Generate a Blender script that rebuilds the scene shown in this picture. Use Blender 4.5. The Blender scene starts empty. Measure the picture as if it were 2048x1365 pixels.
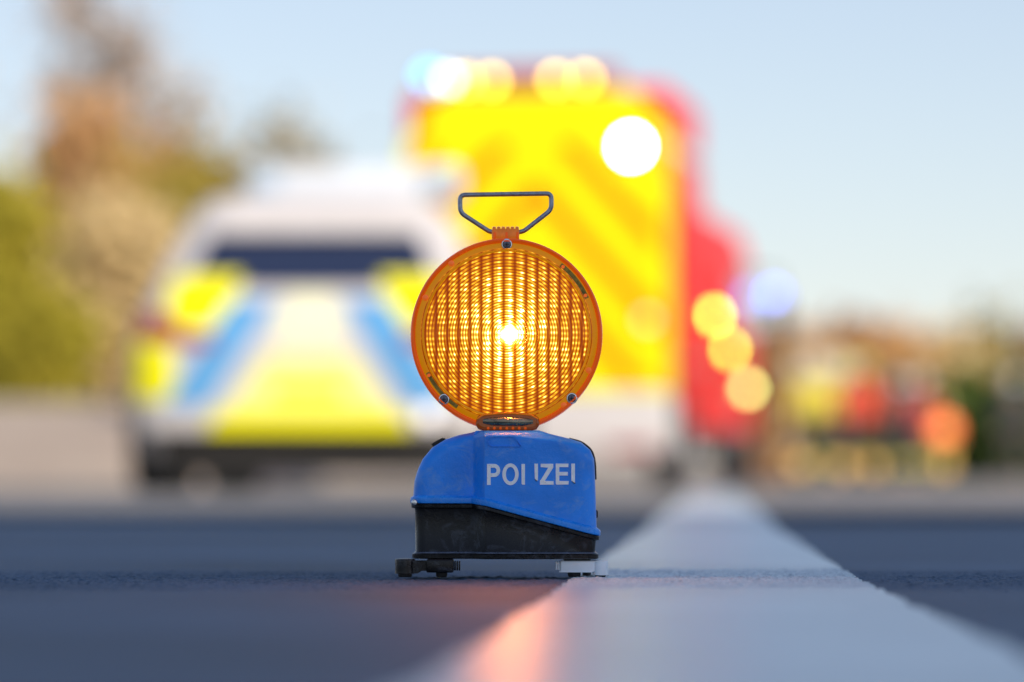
import bpy, bmesh, math, random
import numpy as np
from mathutils import Vector, Matrix
random.seed(7); rng = np.random.default_rng(11)
R = math.radians
scene = bpy.context.scene
COL = scene.collection

# ------------------------------------------------------------------ camera
F_PX = 7680.0                       # focal length in photo pixels (135 mm on a 36 mm sensor)
CAM_H = 0.10
PITCH = math.atan(269.5 / F_PX)
cam_d = bpy.data.cameras.new('camera'); cam = bpy.data.objects.new('camera', cam_d); COL.objects.link(cam)
cam.location = (0, 0, CAM_H); cam.rotation_euler = (R(90) + PITCH, 0, 0)
cam_d.sensor_width = 36; cam_d.lens = 135; cam_d.clip_start = 0.05; cam_d.clip_end = 5000
LAMP_Y = 3.80                       # front face of the warning lamp
cam_d.dof.use_dof = True; cam_d.dof.focus_distance = LAMP_Y + 0.0; cam_d.dof.aperture_fstop = 2.7
cam_d.dof.aperture_blades = 0
scene.camera = cam

# ------------------------------------------------------------------ sky and sun
SKY_TINT = (0.815, 0.815, 0.875)
SUN_EL, SUN_AZ = 26.0, -36.0        # sun low behind the camera, to its right
world = bpy.data.worlds.new('World'); scene.world = world; world.use_nodes = True
wn = world.node_tree; bg = wn.nodes['Background']
sky = wn.nodes.new('ShaderNodeTexSky'); sky.sky_type = 'NISHITA'; sky.sun_disc = False
sky.sun_elevation = R(SUN_EL); sky.sun_rotation = R(180 + SUN_AZ)
sky.air_density = 1.0; sky.dust_density = 0.25; sky.ozone_density = 2.0
# thin high haze evens the sky out: keep the hue, compress the brightness, uniformly over the whole dome
bw = wn.nodes.new('ShaderNodeRGBToBW'); wn.links.new(sky.outputs[0], bw.inputs[0])
pw = wn.nodes.new('ShaderNodeMath'); pw.operation = 'POWER'; wn.links.new(bw.outputs[0], pw.inputs[0]); pw.inputs[1].default_value = -0.32
sc_ = wn.nodes.new('ShaderNodeVectorMath'); sc_.operation = 'SCALE'; wn.links.new(sky.outputs[0], sc_.inputs[0]); wn.links.new(pw.outputs[0], sc_.inputs['Scale'])
gm = wn.nodes.new('ShaderNodeMix'); gm.data_type = 'RGBA'; gm.inputs['Factor'].default_value = 0.40
bw2 = wn.nodes.new('ShaderNodeRGBToBW'); wn.links.new(sc_.outputs[0], bw2.inputs[0]); wn.links.new(sc_.outputs[0], gm.inputs[6]); wn.links.new(bw2.outputs[0], gm.inputs[7])
tn = wn.nodes.new('ShaderNodeVectorMath'); tn.operation = 'MULTIPLY'; wn.links.new(gm.outputs[2], tn.inputs[0]); tn.inputs[1].default_value = SKY_TINT
wn.links.new(tn.outputs[0], bg.inputs['Color']); bg.inputs['Strength'].default_value = 0.15
sd = bpy.data.lights.new('sun', 'SUN'); sd.energy = 2.5; sd.angle = R(0.5); sd.color = (1.0, 0.90, 0.78)
sun = bpy.data.objects.new('sun', sd); COL.objects.link(sun)
# direction towards the sun: behind the camera (-y), to the left (-x)
sv = Vector((-math.sin(R(SUN_AZ)) * math.cos(R(SUN_EL)), -math.cos(R(SUN_AZ)) * math.cos(R(SUN_EL)), math.sin(R(SUN_EL))))
sun.rotation_euler = sv.to_track_quat('Z', 'Y').to_euler()
scene.view_settings.view_transform = 'Standard'; scene.view_settings.look = 'None'
scene.view_settings.gamma = 1; scene.view_settings.use_curve_mapping = False
scene.view_settings.exposure = 0.85
EXPO = 2 ** scene.view_settings.exposure
scene.cycles.use_denoising = True
scene.cycles.max_bounces = 8
scene.cycles.use_adaptive_sampling = False
scene.cycles.sample_clamp_indirect = 6
scene.cycles.caustics_reflective = False; scene.cycles.caustics_refractive = False

# ------------------------------------------------------------------ helpers
def tag(o, label=None, cat=None, group=None, kind=None):
    if label: o['label'] = label
    if cat: o['category'] = cat
    if group: o['group'] = group
    if kind: o['kind'] = kind
    return o
def empty(name, loc, rz=0, label=None, cat=None, group=None):
    o = bpy.data.objects.new(name, None); COL.objects.link(o); o.empty_display_size = 0.1
    o.location = loc; o.rotation_euler = (0, 0, rz)
    return tag(o, label, cat, group)
def mesh(name, v, f, mat, parent=None, smooth=True, angle=40):
    m = bpy.data.meshes.new(name); m.from_pydata([tuple(map(float, p)) for p in v], [], [tuple(int(i) for i in q) for q in f]); m.update()
    bm = bmesh.new(); bm.from_mesh(m); bmesh.ops.recalc_face_normals(bm, faces=bm.faces[:]); bm.to_mesh(m); bm.free()
    if mat: m.materials.append(mat)
    o = bpy.data.objects.new(name, m); COL.objects.link(o); o.parent = parent
    if smooth:
        m.shade_smooth()
        try: m.set_sharp_from_angle(angle=R(angle))
        except Exception: pass
    return o
class MB:
    def __init__(s): s.v = []; s.f = []
    def add(s, v, f):
        n = len(s.v); s.v += [tuple(p) for p in v]; s.f += [tuple(i + n for i in q) for q in f]; return s
    def box(s, x0, x1, y0, y1, z0, z1, b=0.0):
        if b <= 0:
            v = [(x, y, z) for x in (x0, x1) for y in (y0, y1) for z in (z0, z1)]
            return s.add(v, [(0,1,3,2),(4,6,7,5),(0,4,5,1),(2,3,7,6),(0,2,6,4),(1,5,7,3)])
        bm = bmesh.new(); bmesh.ops.create_cube(bm, size=1)
        for q in bm.verts: q.co = Vector(((x0+x1)/2 + q.co.x*(x1-x0), (y0+y1)/2 + q.co.y*(y1-y0), (z0+z1)/2 + q.co.z*(z1-z0)))
        bmesh.ops.bevel(bm, geom=bm.edges[:], offset=b, segments=3, profile=0.5, affect='EDGES')
        bm.verts.index_update(); s.add([q.co[:] for q in bm.verts], [[q.index for q in f.verts] for f in bm.faces]); bm.free(); return s
    def lathe(s, prof, axis='Z', c=(0,0,0), n=48, cap=True):
        """prof: list of (radius, height)"""
        v = []
        for r, h in prof:
            for k in range(n):
                a = 2*math.pi*k/n; x, y = r*math.cos(a), r*math.sin(a)
                p = (x, y, h) if axis == 'Z' else ((x, h, y) if axis == 'Y' else (h, x, y))
                v.append((p[0]+c[0], p[1]+c[1], p[2]+c[2]))
        f = [(i*n+k, i*n+(k+1) % n, (i+1)*n+(k+1) % n, (i+1)*n+k) for i in range(len(prof)-1) for k in range(n)]
        if cap: f += [tuple(range(n)), tuple((len(prof)-1)*n+k for k in range(n))]
        return s.add(v, f)
    def tube(s, pts, rad, n=10, closed=False):
        pts = [Vector(p) for p in pts]; m = len(pts)
        rads = rad if isinstance(rad, (list, tuple)) else [rad]*m
        v = []; up = None
        for i, p in enumerate(pts):
            t = (pts[(i+1) % m] - pts[i-1]) if closed or 0 < i < m-1 else (pts[1]-pts[0] if i == 0 else pts[-1]-pts[-2])
            t.normalize()
            if up is None: up = Vector((0,1,0)) if abs(t.y) < .9 else Vector((1,0,0))
            a = t.cross(up).normalized(); b = a.cross(t).normalized(); up = b
            for k in range(n):
                w = 2*math.pi*k/n; v.append(p + (a*math.cos(w) + b*math.sin(w))*rads[i])
        f = [(i*n+k, i*n+(k+1) % n, ((i+1) % m)*n+(k+1) % n, ((i+1) % m)*n+k) for i in range(m if closed else m-1) for k in range(n)]
        if not closed: f += [tuple(range(n)), tuple((m-1)*n+k for k in range(n))]
        return s.add(v, f)
    def prism(s, poly, y0, y1):
        """poly: list of (x, z); extruded along y"""
        n = len(poly); v = [(x, y0, z) for x, z in poly] + [(x, y1, z) for x, z in poly]
        return s.add(v, [tuple(range(n)), tuple(range(n, 2*n))] + [(i, (i+1) % n, n+(i+1) % n, n+i) for i in range(n)])
    def build(s, name, mat, parent=None, smooth=True, angle=40): return mesh(name, s.v, s.f, mat, parent, smooth, angle)
def bevel(o, w, seg=3):
    m = o.modifiers.new('bevel', 'BEVEL'); m.width = w; m.segments = seg; m.limit_method = 'ANGLE'; m.angle_limit = R(35); return o
def round_path(pts, r, n=6, closed=False):
    pts = [Vector(p) for p in pts]; out = []; m = len(pts)
    for i, p in enumerate(pts):
        if not closed and i in (0, m-1): out.append(p); continue
        a = pts[i-1]-p; b = pts[(i+1) % m]-p; d = min(r, a.length*.45, b.length*.45)
        p0 = p + a.normalized()*d; p1 = p + b.normalized()*d
        for k in range(n+1):
            t = k/n; out.append(p0*(1-t)**2 + p*2*t*(1-t) + p1*t*t)
    return out
def copy_tree(o, parent=None):
    c = o.copy(); COL.objects.link(c); c.parent = parent
    for ch in [q for q in bpy.data.objects if q.parent == o]: copy_tree(ch, c)
    return c

# node expression helper
class NT:
    def __init__(s, nt): s.nt = nt; s.N = nt.nodes; s.L = nt.links
    def m(s, op, a, b=None, c=None):
        n = s.N.new('ShaderNodeMath'); n.operation = op
        for i, q in enumerate((a, b, c)):
            if q is None: continue
            if isinstance(q, (int, float)): n.inputs[i].default_value = q
            else: s.L.new(q, n.inputs[i])
        return n.outputs[0]
    def noise(s, scale, detail=3, rough=.55, vec=None, dist=0.0):
        n = s.N.new('ShaderNodeTexNoise'); n.inputs['Scale'].default_value = scale; n.inputs['Detail'].default_value = detail
        n.inputs['Roughness'].default_value = rough; n.inputs['Distortion'].default_value = dist
        if vec is None: vec = s.coord('Object')
        s.L.new(vec, n.inputs['Vector']); return n.outputs['Fac']
    def coord(s, k):
        n = s.N.new('ShaderNodeTexCoord'); return n.outputs[k]
    def ramp(s, fac, stops):
        n = s.N.new('ShaderNodeValToRGB'); s.L.new(fac, n.inputs[0]); e = n.color_ramp.elements
        while len(e) < len(stops): e.new(0.5)
        for q, (p, c) in zip(e, stops): q.position = p; q.color = (*c, 1)
        return n.outputs[0]
    def mix(s, fac, a, b):
        n = s.N.new('ShaderNodeMix'); n.data_type = 'RGBA'
        for sock, q in ((n.inputs['Factor'], fac), (n.inputs[6], a), (n.inputs[7], b)):
            if isinstance(q, (int, float)): sock.default_value = q
            elif isinstance(q, tuple): sock.default_value = (*q, 1)
            else: s.L.new(q, sock)
        return n.outputs[2]
def mat(name, col, rough=.5, metal=0, var=.12, vscale=8, bump=0, bscale=60, coat=0, spec=.5, emis=None, estr=0, wear=None):
    m = bpy.data.materials.new(name); m.use_nodes = True; t = NT(m.node_tree); b = m.node_tree.nodes['Principled BSDF']
    b.inputs['Roughness'].default_value = rough; b.inputs['Metallic'].default_value = metal
    b.inputs['Coat Weight'].default_value = coat; b.inputs['Specular IOR Level'].default_value = spec
    n = t.noise(vscale, 5)
    lo = tuple(c*(1-var) for c in col); hi = tuple(min(1, c*(1+var)) for c in col)
    c = t.ramp(n, [(.3, lo), (.7, hi)])
    if wear:
        w = t.noise(wear[1], 6, .7, dist=1.5); wf = t.m('SMOOTHSTEP' if False else 'MULTIPLY', t.m('MAXIMUM', t.m('SUBTRACT', w, wear[2]), 0), wear[3])
        c = t.mix(t.m('MINIMUM', wf, 1.0), c, wear[0])
    t.L.new(c, b.inputs['Base Color'])
    rr = t.m('ADD', t.m('MULTIPLY', t.noise(vscale*3, 4), .2), rough-.1); t.L.new(rr, b.inputs['Roughness'])
    if bump:
        bn = t.N.new('ShaderNodeBump'); bn.inputs['Strength'].default_value = bump; bn.inputs['Distance'].default_value = .002
        t.L.new(t.noise(bscale, 6, .7), bn.inputs['Height']); t.L.new(bn.outputs[0], b.inputs['Normal'])
    if emis: b.inputs['Emission Color'].default_value = (*emis, 1); b.inputs['Emission Strength'].default_value = estr / EXPO
    return m
def lampmat(name, col, strength):
    return mat(name, tuple(min(1, c*.6+.1) for c in col), .2, var=0.02, emis=col, estr=strength)

def P(px, py, Y):
    """world point at depth Y that lies under photo pixel (px, py): a surveying aid for placing real-size things"""
    dx = (px-1024)/F_PX; dz = (682.5-py)/F_PX
    dy = math.cos(PITCH) - dz*math.sin(PITCH); z = math.sin(PITCH) + dz*math.cos(PITCH)
    return Vector((dx/dy*Y, Y, CAM_H + z/dy*Y))
def G(px, py):
    """point of the ground seen under the pixel"""
    dx = (px-1024)/F_PX; dz = (682.5-py)/F_PX
    dy = math.cos(PITCH) - dz*math.sin(PITCH); z = math.sin(PITCH) + dz*math.cos(PITCH)
    k = -CAM_H/z; return Vector((dx*k, dy*k, 0))

# ------------------------------------------------------------------ ground
VPX = math.tan(math.atan((1420-1024)/F_PX))      # road heads a few degrees to the right
LAT = rng.random((512, 512))
def lat(x, y, s):
    u = x/s; v = y/s; i = np.floor(u).astype(int); j = np.floor(v).astype(int); a = u-i; b = v-j
    a = a*a*(3-2*a); b = b*b*(3-2*b); g = lambda p, q: LAT[p % 512, q % 512]
    return g(i,j)*(1-a)*(1-b) + g(i+1,j)*a*(1-b) + g(i,j+1)*(1-a)*b + g(i+1,j+1)*a*b
def height(x, y):
    w = .85*np.exp(-np.maximum(0, np.abs(y-3.8)-.06)*2.0)*np.clip((7.5-y)/2, 0, 1)
    h = (lat(x, y, .0026)-.5)*.0024 + (lat(x, y, .0070)-.5)*.0020 + (lat(x+3, y+1, .019)-.5)*.0016 + np.maximum(lat(x+9, y+4, .006)-.70, 0)*.006
    return h*w - .0030
def grid_sheet(name, xs, ys, mt, zoff=0.0, shear=VPX, zfun=height):
    X, Y = np.meshgrid(xs, ys); X = X + Y*shear; Z = zfun(X, Y) + zoff
    nx, ny = len(xs), len(ys)
    me = bpy.data.meshes.new(name)
    co = np.stack([X, Y, Z], -1).reshape(-1, 3).astype(np.float32)
    i = np.arange((nx-1)*(ny-1)); r = i//(nx-1); c = i % (nx-1); a = r*nx+c
    q = np.stack([a, a+1, a+nx+1, a+nx], -1).astype(np.int32)
    me.vertices.add(len(co)); me.vertices.foreach_set('co', co.ravel())
    me.loops.add(q.size); me.loops.foreach_set('vertex_index', q.ravel())
    me.polygons.add(len(q)); me.polygons.foreach_set('loop_start', np.arange(0, q.size, 4, dtype=np.int32))
    me.update(calc_edges=True); me.materials.append(mt); me.shade_smooth()
    o = bpy.data.objects.new(name, me); COL.objects.link(o); return o

def road_mat(name, lo, hi, rough, spec, bump=1.0, sc=260, speck=True):
    m = bpy.data.materials.new(name); m.use_nodes = True; t = NT(m.node_tree); b = m.node_tree.nodes['Principled BSDF']
    co = t.coord('Object')
    n1 = t.noise(sc, 4, .7, co); n2 = t.noise(1.3, 5, .6, co); n3 = t.noise(.25, 4, .6, co)
    f = t.m('ADD', t.m('MULTIPLY', n1, .5), t.m('ADD', t.m('MULTIPLY', n2, .3), t.m('MULTIPLY', n3, .2)))
    t.L.new(t.ramp(f, [(.40, lo), (.60, hi)]), b.inputs['Base Color'])
    t.L.new(t.m('ADD', t.m('MULTIPLY', n1, .3), rough-.15), b.inputs['Roughness'])
    b.inputs['Specular IOR Level'].default_value = spec
    bn = t.N.new('ShaderNodeBump'); bn.inputs['Strength'].default_value = bump; bn.inputs['Distance'].default_value = .0012
    t.L.new(t.noise(sc, 3, .6, co), bn.inputs['Height']); t.L.new(bn.outputs[0], b.inputs['Normal'])
    return m
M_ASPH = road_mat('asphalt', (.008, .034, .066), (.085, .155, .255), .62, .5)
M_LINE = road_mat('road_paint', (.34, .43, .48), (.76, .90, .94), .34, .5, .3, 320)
M_SPRAY = road_mat('spray_paint', (.85, .22, .13), (.92, .36, .25), .6, .4, .8, 320)

def span(*segs):
    out = []
    for a, b, n in segs: out += list(np.linspace(a, b, n, endpoint=False))
    return np.array(out + [segs[-1][1]])
def geo(a, b, n): return list(np.geomspace(a, b, n))
xs = span((-11, -1.6, 14), (-1.6, -.75, 30), (-.75, .62, 900), (.62, 1.2, 40), (1.2, 6, 14))
ys = np.concatenate([span((-25, 0, 6), (0, 2.6, 30), (2.6, 3.45, 40), (3.45, 4.15, 230), (4.15, 5.2, 50)), np.array(geo(5.26, 320, 60))])
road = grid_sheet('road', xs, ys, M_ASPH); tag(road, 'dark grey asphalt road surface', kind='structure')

# broad white edge line
L_pts = [(650, 1475), (820, 1365), (985, 1260), (1140, 1160), (1240, 1090), (1330, 1030), (1394, 985), (1440, 960), (1449, 955.5)]
R_pts = [(2440, 1475), (2185, 1365), (1945, 1260), (1722, 1160), (1608, 1090), (1520, 1030), (1466, 985), (1444, 960), (1452, 955.5)]
Lg = [G(*p) for p in L_pts]; Rg = [G(*p) for p in R_pts]
ly = np.array([p.y for p in Lg]); lx = np.array([p.x for p in Lg]); ry = np.array([p.y for p in Rg]); rx = np.array([p.x for p in Rg])
def line_x(y):
    y = np.asarray(y, float)
    a = np.interp(y, ly, lx); b = np.interp(y, ry, rx)
    far = y > 14
    a14 = float(np.interp(14, ly, lx)); b14 = float(np.interp(14, ry, rx))
    return np.where(far, a14 + (y-14)*VPX, a), np.where(far, b14 + (y-14)*VPX, b)
yy = np.concatenate([span((.8, 2.6, 30), (2.6, 3.45, 40), (3.45, 4.15, 230), (4.15, 5.2, 50)), np.array(geo(5.26, 21, 30))])
def strip(name, yy, fa, fb, nx, mt, zo, jag=.009):
    T = np.linspace(0, 1, nx); A = fa(yy); B = fb(yy)
    A = A + (lat(yy*3, yy*0+1.3, .02)-.5)*jag; B = B + (lat(yy*3, yy*0+7.7, .02)-.5)*jag
    X = A[:, None]*(1-T) + B[:, None]*T; Y = np.repeat(yy[:, None], nx, 1)
    Z = height(X, Y) + zo + np.where(Y > 8, .009, 0); Z[:, 0] -= .0022; Z[:, -1] -= .0022
    me = bpy.data.meshes.new(name); co = np.stack([X, Y, Z], -1).reshape(-1, 3); ny = len(yy)
    f = [(r*nx+c, r*nx+c+1, (r+1)*nx+c+1, (r+1)*nx+c) for r in range(ny-1) for c in range(nx-1)]
    me.from_pydata(co.tolist(), [], f); me.materials.append(mt); me.shade_smooth()
    o = bpy.data.objects.new(name, me); COL.objects.link(o); return o
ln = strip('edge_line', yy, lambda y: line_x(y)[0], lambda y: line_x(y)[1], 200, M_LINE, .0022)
tag(ln, 'broad white painted road line', kind='structure')
M_SUN_ROAD = road_mat('pale_road', (.24, .215, .19), (.34, .31, .28), .85, .3, 1, 60)
# sunlit brightness put into the colour: patchy shaded blue at first, pale further on
_t = NT(M_SUN_ROAD.node_tree); _b = M_SUN_ROAD.node_tree.nodes['Principled BSDF']; _src = _b.inputs['Base Color'].links[0].from_socket
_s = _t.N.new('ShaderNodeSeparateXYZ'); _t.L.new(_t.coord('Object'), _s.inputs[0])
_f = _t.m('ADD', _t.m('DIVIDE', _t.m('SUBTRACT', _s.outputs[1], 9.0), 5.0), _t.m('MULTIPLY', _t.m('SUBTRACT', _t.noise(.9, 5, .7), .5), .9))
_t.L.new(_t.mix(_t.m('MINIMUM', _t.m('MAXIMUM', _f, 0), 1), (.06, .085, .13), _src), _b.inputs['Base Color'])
M_VERGE = road_mat('verge_grass', (.10, .08, .045), (.26, .20, .13), .9, .2, 1, 30)
M_FIELD = road_mat('dry_field', (.42, .32, .24), (.60, .49, .38), .9, .2, 1, 12)
def terr(X, Y):
    left = np.clip((-X-2.4+(Y-34)*.02)/.9, 0, 1)
    rise = np.clip((Y-31)/9, 0, 1)
    return left*rise*.92 - .05 + np.clip((Y-150)/400, 0, 1)*3
con = grid_sheet('sunlit_tone_road', span((-12, 6, 24)), np.concatenate([span((8.8, 30, 42)), np.array(geo(30.5, 330, 40))]), M_SUN_ROAD, .006, VPX, lambda X, Y: X*0)
tag(con, 'pale road surface beyond the shade, sunlit tone put into its colour', kind='structure')
ter = grid_sheet('ground', span((-1500, -60, 12), (-60, -12, 24), (-12, 12, 80), (12, 60, 24), (60, 1500, 12)), span((-60, 20, 12), (20, 70, 50), (70, 400, 20), (400, 2500, 8)), M_FIELD, 0, 0, terr)
tag(ter, 'dry beige verge and field beside the road', kind='structure')

# ------------------------------------------------------------------ warning lamp
S = 1/2027.0; CX0 = 1013
def lx_(px): return (px-CX0)*S
def lz_(py): return (1155-py)*S
STEP = .018
DH = .05                                      # half depth of the base
M_BLUE = mat('blue_plastic', (.004, .245, .90), .34, var=.16, vscale=22, bump=.25, bscale=240, spec=.5, wear=((.20, .40, .74), 30, .52, 2.6))
M_BLUE2 = mat('blue_plastic_lip', (.010, .26, .86), .28, var=.1, vscale=60, bump=.2, bscale=300, wear=((.22, .36, .62), 90, .58, 3))
M_BLACK = mat('black_plastic', (.0035, .0035, .005), .28, var=.3, vscale=40, spec=.3, bump=.15, bscale=300, wear=((.07, .08, .10), 45, .50, 3))
M_RUB = mat('rubber', (.012, .012, .013), .6, var=.2)
M_GREYP = mat('grey_white_plastic', (.74, .79, .84), .35, var=.05, vscale=60)
M_STEEL = mat('galvanised_wire', (.30, .33, .38), .36, 1, var=.3, vscale=300, bump=.3, bscale=700)
M_SCREW = mat('screw_steel', (.55, .56, .58), .25, 1, var=.15, vscale=400)
M_DARK = mat('screw_recess', (.015, .015, .025), .5)
M_LET = mat('letter_film', (.93, .93, .94), .4, var=.08, vscale=200, wear=((.18, .17, .17), 200, .60, 5))
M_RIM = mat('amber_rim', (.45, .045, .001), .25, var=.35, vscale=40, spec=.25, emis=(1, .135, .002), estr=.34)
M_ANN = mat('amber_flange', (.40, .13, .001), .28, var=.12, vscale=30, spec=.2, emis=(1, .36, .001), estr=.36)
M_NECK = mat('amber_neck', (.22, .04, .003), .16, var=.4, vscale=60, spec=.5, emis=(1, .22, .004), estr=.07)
M_PLATE = mat('brass_clip', (.20, .14, .02), .35, .5, var=.5, vscale=300)
M_TUBE = mat('metal_insert', (.22, .19, .13), .25, .8, var=.5, vscale=50)

lamp = empty('warning_lamp', (lx_(1013) - 11*S, LAMP_Y + DH, 0), 0, 'blue and black police warning lamp with a round glowing amber lens and wire handle', 'warning lamp')
lamp.location.x = P(1013, 1155, LAMP_Y).x
TOP = [(824.4,1003),(824.8,990),(827,962),(834,939),(844,917.6),(863,895),(889,879),(918,869.5),(942,865),(950,862.5),(1082,862),(1100,868),(1142,878),(1163.5,885),(1182,901),(1189.5,920),(1191.5,968),(1194.6,1070)]
TX = [lx_(a) for a, b in TOP]; TZ = [lz_(b) for a, b in TOP]
def seam(x): return float(np.interp(x, [lx_(824), lx_(955), lx_(1196)], [lz_(1000), lz_(1001), lz_(1066)]))
def smst(a, b, x):
    t = min(1, max(0, (x-a)/(b-a))); return t*t*(3-2*t)
def step(x): return STEP*(1-min(1, max(0, (x-lx_(946))/(lx_(969)-lx_(946)))))
def dist_outline(x, z):
    d = 1e9
    for i in range(len(TX)-1):
        ax, az, bx, bz = TX[i], TZ[i], TX[i+1], TZ[i+1]; vx, vz = bx-ax, bz-az
        t = max(0, min(1, ((x-ax)*vx+(z-az)*vz)/(vx*vx+vz*vz))); d = min(d, math.hypot(x-ax-t*vx, z-az-t*vz))
    return d
def housing():
    n = 130; m = 54; x0, x1 = TX[0], TX[-1]
    uu = [0.5-0.5*math.cos(math.pi*i/n) for i in range(n+1)]
    uu = sorted(set([round(q, 5) for q in uu] + [round((lx_(p)-x0)/(x1-x0), 5) for p in (945, 947, 968, 970)]))
    n = len(uu)-1
    v = []; rr = .013
    for side in (-1, 1):
        for u in uu:
            x = x0+(x1-x0)*u; zt = float(np.interp(x, TX, TZ)); zb = min(seam(x), zt-.0003)
            rr = .013 - .0095*smst(lx_(905), lx_(985), x)*(1-smst(lx_(1090), lx_(1165), x))
            for k in range(m+1):
                t = k/m; t = 1-(1-t)**1.5; z = zb+(zt-zb)*t; d = dist_outline(x, z)
                yd = rr - math.sqrt(max(0, rr*rr-(rr-d)**2)) if d < rr else 0
                front = DH - (step(x) if side < 0 else 0)
                # the upper edge of the front face leans back to the top cap
                if side < 0: yd += max(0, z-lz_(872)-max(0, x-lx_(1025))*-.13)*.9
                v.append((x, side*(front-yd), z))
    f = []; H = (n+1)*(m+1)
    for s in (0, 1):
        for i in range(n):
            for k in range(m): a = s*H+i*(m+1)+k; f.append((a, a+m+1, a+m+2, a+1))
    edge = [i*(m+1)+m for i in range(n+1)]
    for a, b in zip(edge[:-1], edge[1:]): f.append((a, b, b+H, a+H))
    for i in range(n): a = i*(m+1); f.append((a, a+m+1, a+m+1+H, a+H))
    for i in (0, n):
        for k in range(m): a = i*(m+1)+k; f.append((a, a+1, a+1+H, a+H))
    return mesh('housing', v, f, M_BLUE, lamp, True, 30)
hous = housing()
def plan_loop(x0, x1, extra=0.0, r=.013, n=8):
    """rounded plan outline of the base with the step in its front face"""
    fl = -(DH-STEP); fr = -DH; bk = DH; pts = []
    def arc(cx, cy, a0):
        for k in range(n+1):
            a = R(a0+90*k/n); pts.append((cx+r*math.cos(a), cy+r*math.sin(a)))
    arc(x0+r, fl+r, 180)
    pts.extend([(lx_(944), fl), (lx_(947), fl-.0008), (lx_(968), fr+.0008), (lx_(971), fr)])
    # long straight runs are split so that the seam height follows
    pts.append((lx_(1050), fr)); pts.append((lx_(1120), fr))
    arc(x1-r, fr+r, 270); arc(x1-r, bk-r, 0)
    pts.append((lx_(971), bk)); pts.append((lx_(955), bk)); pts.append((lx_(940), bk))
    arc(x0+r, bk-r, 90)
    return pts
def loop_band(name, x0, x1, section, mt, parent, cap=(False, False)):
    """section: (outward offset, function giving z at x)"""
    pl = plan_loop(x0, x1); n = len(pl); v = []
    for off, zf in section:
        for i, (x, y) in enumerate(pl):
            a = Vector(pl[i-1]); b = Vector(pl[(i+1) % n]); t = (b-a).normalized(); nx, ny = t.y, -t.x
            v.append((x+nx*off, y+ny*off, zf(x)))
    f = [(s*n+i, s*n+(i+1) % n, (s+1)*n+(i+1) % n, (s+1)*n+i) for s in range(len(section)-1) for i in range(n)]
    if cap[0]: f.append(tuple(range(n)))
    if cap[1]: f.append(tuple((len(section)-1)*n+i for i in range(n)))
    return mesh(name, v, f, mt, parent, True, 35)
def sz(up, lo): return lambda x: float(np.interp(x, [lx_(824), lx_(955), lx_(1196)], [lz_(up), lz_(up+lo), lz_(up+65)]))
base = lambda d: (lambda x: float(np.interp(x, [lx_(824), lx_(955), lx_(1196)], [lz_(994+d), lz_(994.5+d), lz_(1059+d)])))
X0, X1 = lx_(825), lx_(1195.5)
loop_band('seam_lip', X0, X1, [(-.001, base(-4)), (.0012, base(0)), (.0030, base(2.5)), (.0034, base(6)), (.0030, base(13.0)), (.0022, base(14.0)), (-.004, base(14.2))], M_BLUE2, hous)
box = loop_band('battery_box', X0, X1, [(-.004, base(14.6)), (.0018, base(14.8)), (.0022, base(16)), (.0020, base(22)), (.0014, base(23)), (-.0012, base(24)), (-.0016, base(30)),
      (-.0022, lambda x: lz_(1104)), (-.0014, lambda x: lz_(1106.5)), (.0006, lambda x: lz_(1109.0)), (.0014, lambda x: lz_(1110.2)), (.0012, lambda x: lz_(1118)), (-.001, lambda x: lz_(1119.5))], M_BLACK, lamp, (True, True))
loop_band('foot_flange', X0+.001, X1-.001, [(-.002, lambda x: lz_(1105)), (.0004, lambda x: lz_(1107)), (.0006, lambda x: lz_(1108.2)), (-.002, lambda x: lz_(1108.8))],
          mat('highlit_black_edge', (.09, .11, .16), .25, var=.5, vscale=80), box)  # bluish edge highlight put into the flange colour
# top collar of the housing
MB().prism([(lx_(948), lz_(866)), (lx_(951.5), lz_(861.5)), (lx_(1080), lz_(861)), (lx_(1084), lz_(866)), (lx_(1084), lz_(876)), (lx_(948), lz_(876))], -.032, .034).build('top_collar', M_BLUE2, hous)
# recessed oval badge field, built as a thin raised outline around a sunk floor
def oval(cx0, cx1, cy, h, inset=0):
    r = h/2-inset; pts = []
    for k in range(13): a = R(90+180*k/12); pts.append((cx0+h/2+r*math.cos(a), cy+r*math.sin(a)))
    pts += [(cx1+inset*.2, cy-r), (cx1-13*S-inset*.5, cy+r)]
    return pts
YF = -DH
def ring_prism(name, outer, inner, y0, y1, mt, parent):
    n = len(outer); v = []
    for lp, y in ((outer, y0), (outer, y1), (inner, y1), (inner, y0)): v += [(x, y, z) for x, z in lp]
    f = [(a*n+i, a*n+(i+1) % n, ((a+1) % 4)*n+(i+1) % n, ((a+1) % 4)*n+i) for a in range(4) for i in range(n)]
    return mesh(name, v, f, mt, parent, True, 30)
ob = ring_prism('badge_rim', oval(lx_(976), lx_(1042), lz_(883), 22*S), oval(lx_(976), lx_(1042), lz_(884), 20*S, 1.0*S), YF-.0014, YF+.003, M_BLUE2, hous)
# lettering, partly peeled off
def letter(polys, holes=None, cap=None):
    o = MB()
    for p in polys: o.prism([(lx_(a), lz_(b)) for a, b in p], YF-.0007, YF+.0004)
    return o.build('letter', M_LET, hous, False)
def rr(u, v): return (950+u*.11230, 910+v*.11236)      # zoomed crop pixels -> photo pixels
def lp(pts): return [rr(*p) for p in pts]
def arcpts(cx, cy, rx_, ry_, a0, a1, n=14): return [(cx+rx_*math.cos(R(a0+(a1-a0)*k/n)), cy-ry_*math.sin(R(a0+(a1-a0)*k/n))) for k in range(n+1)]
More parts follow.
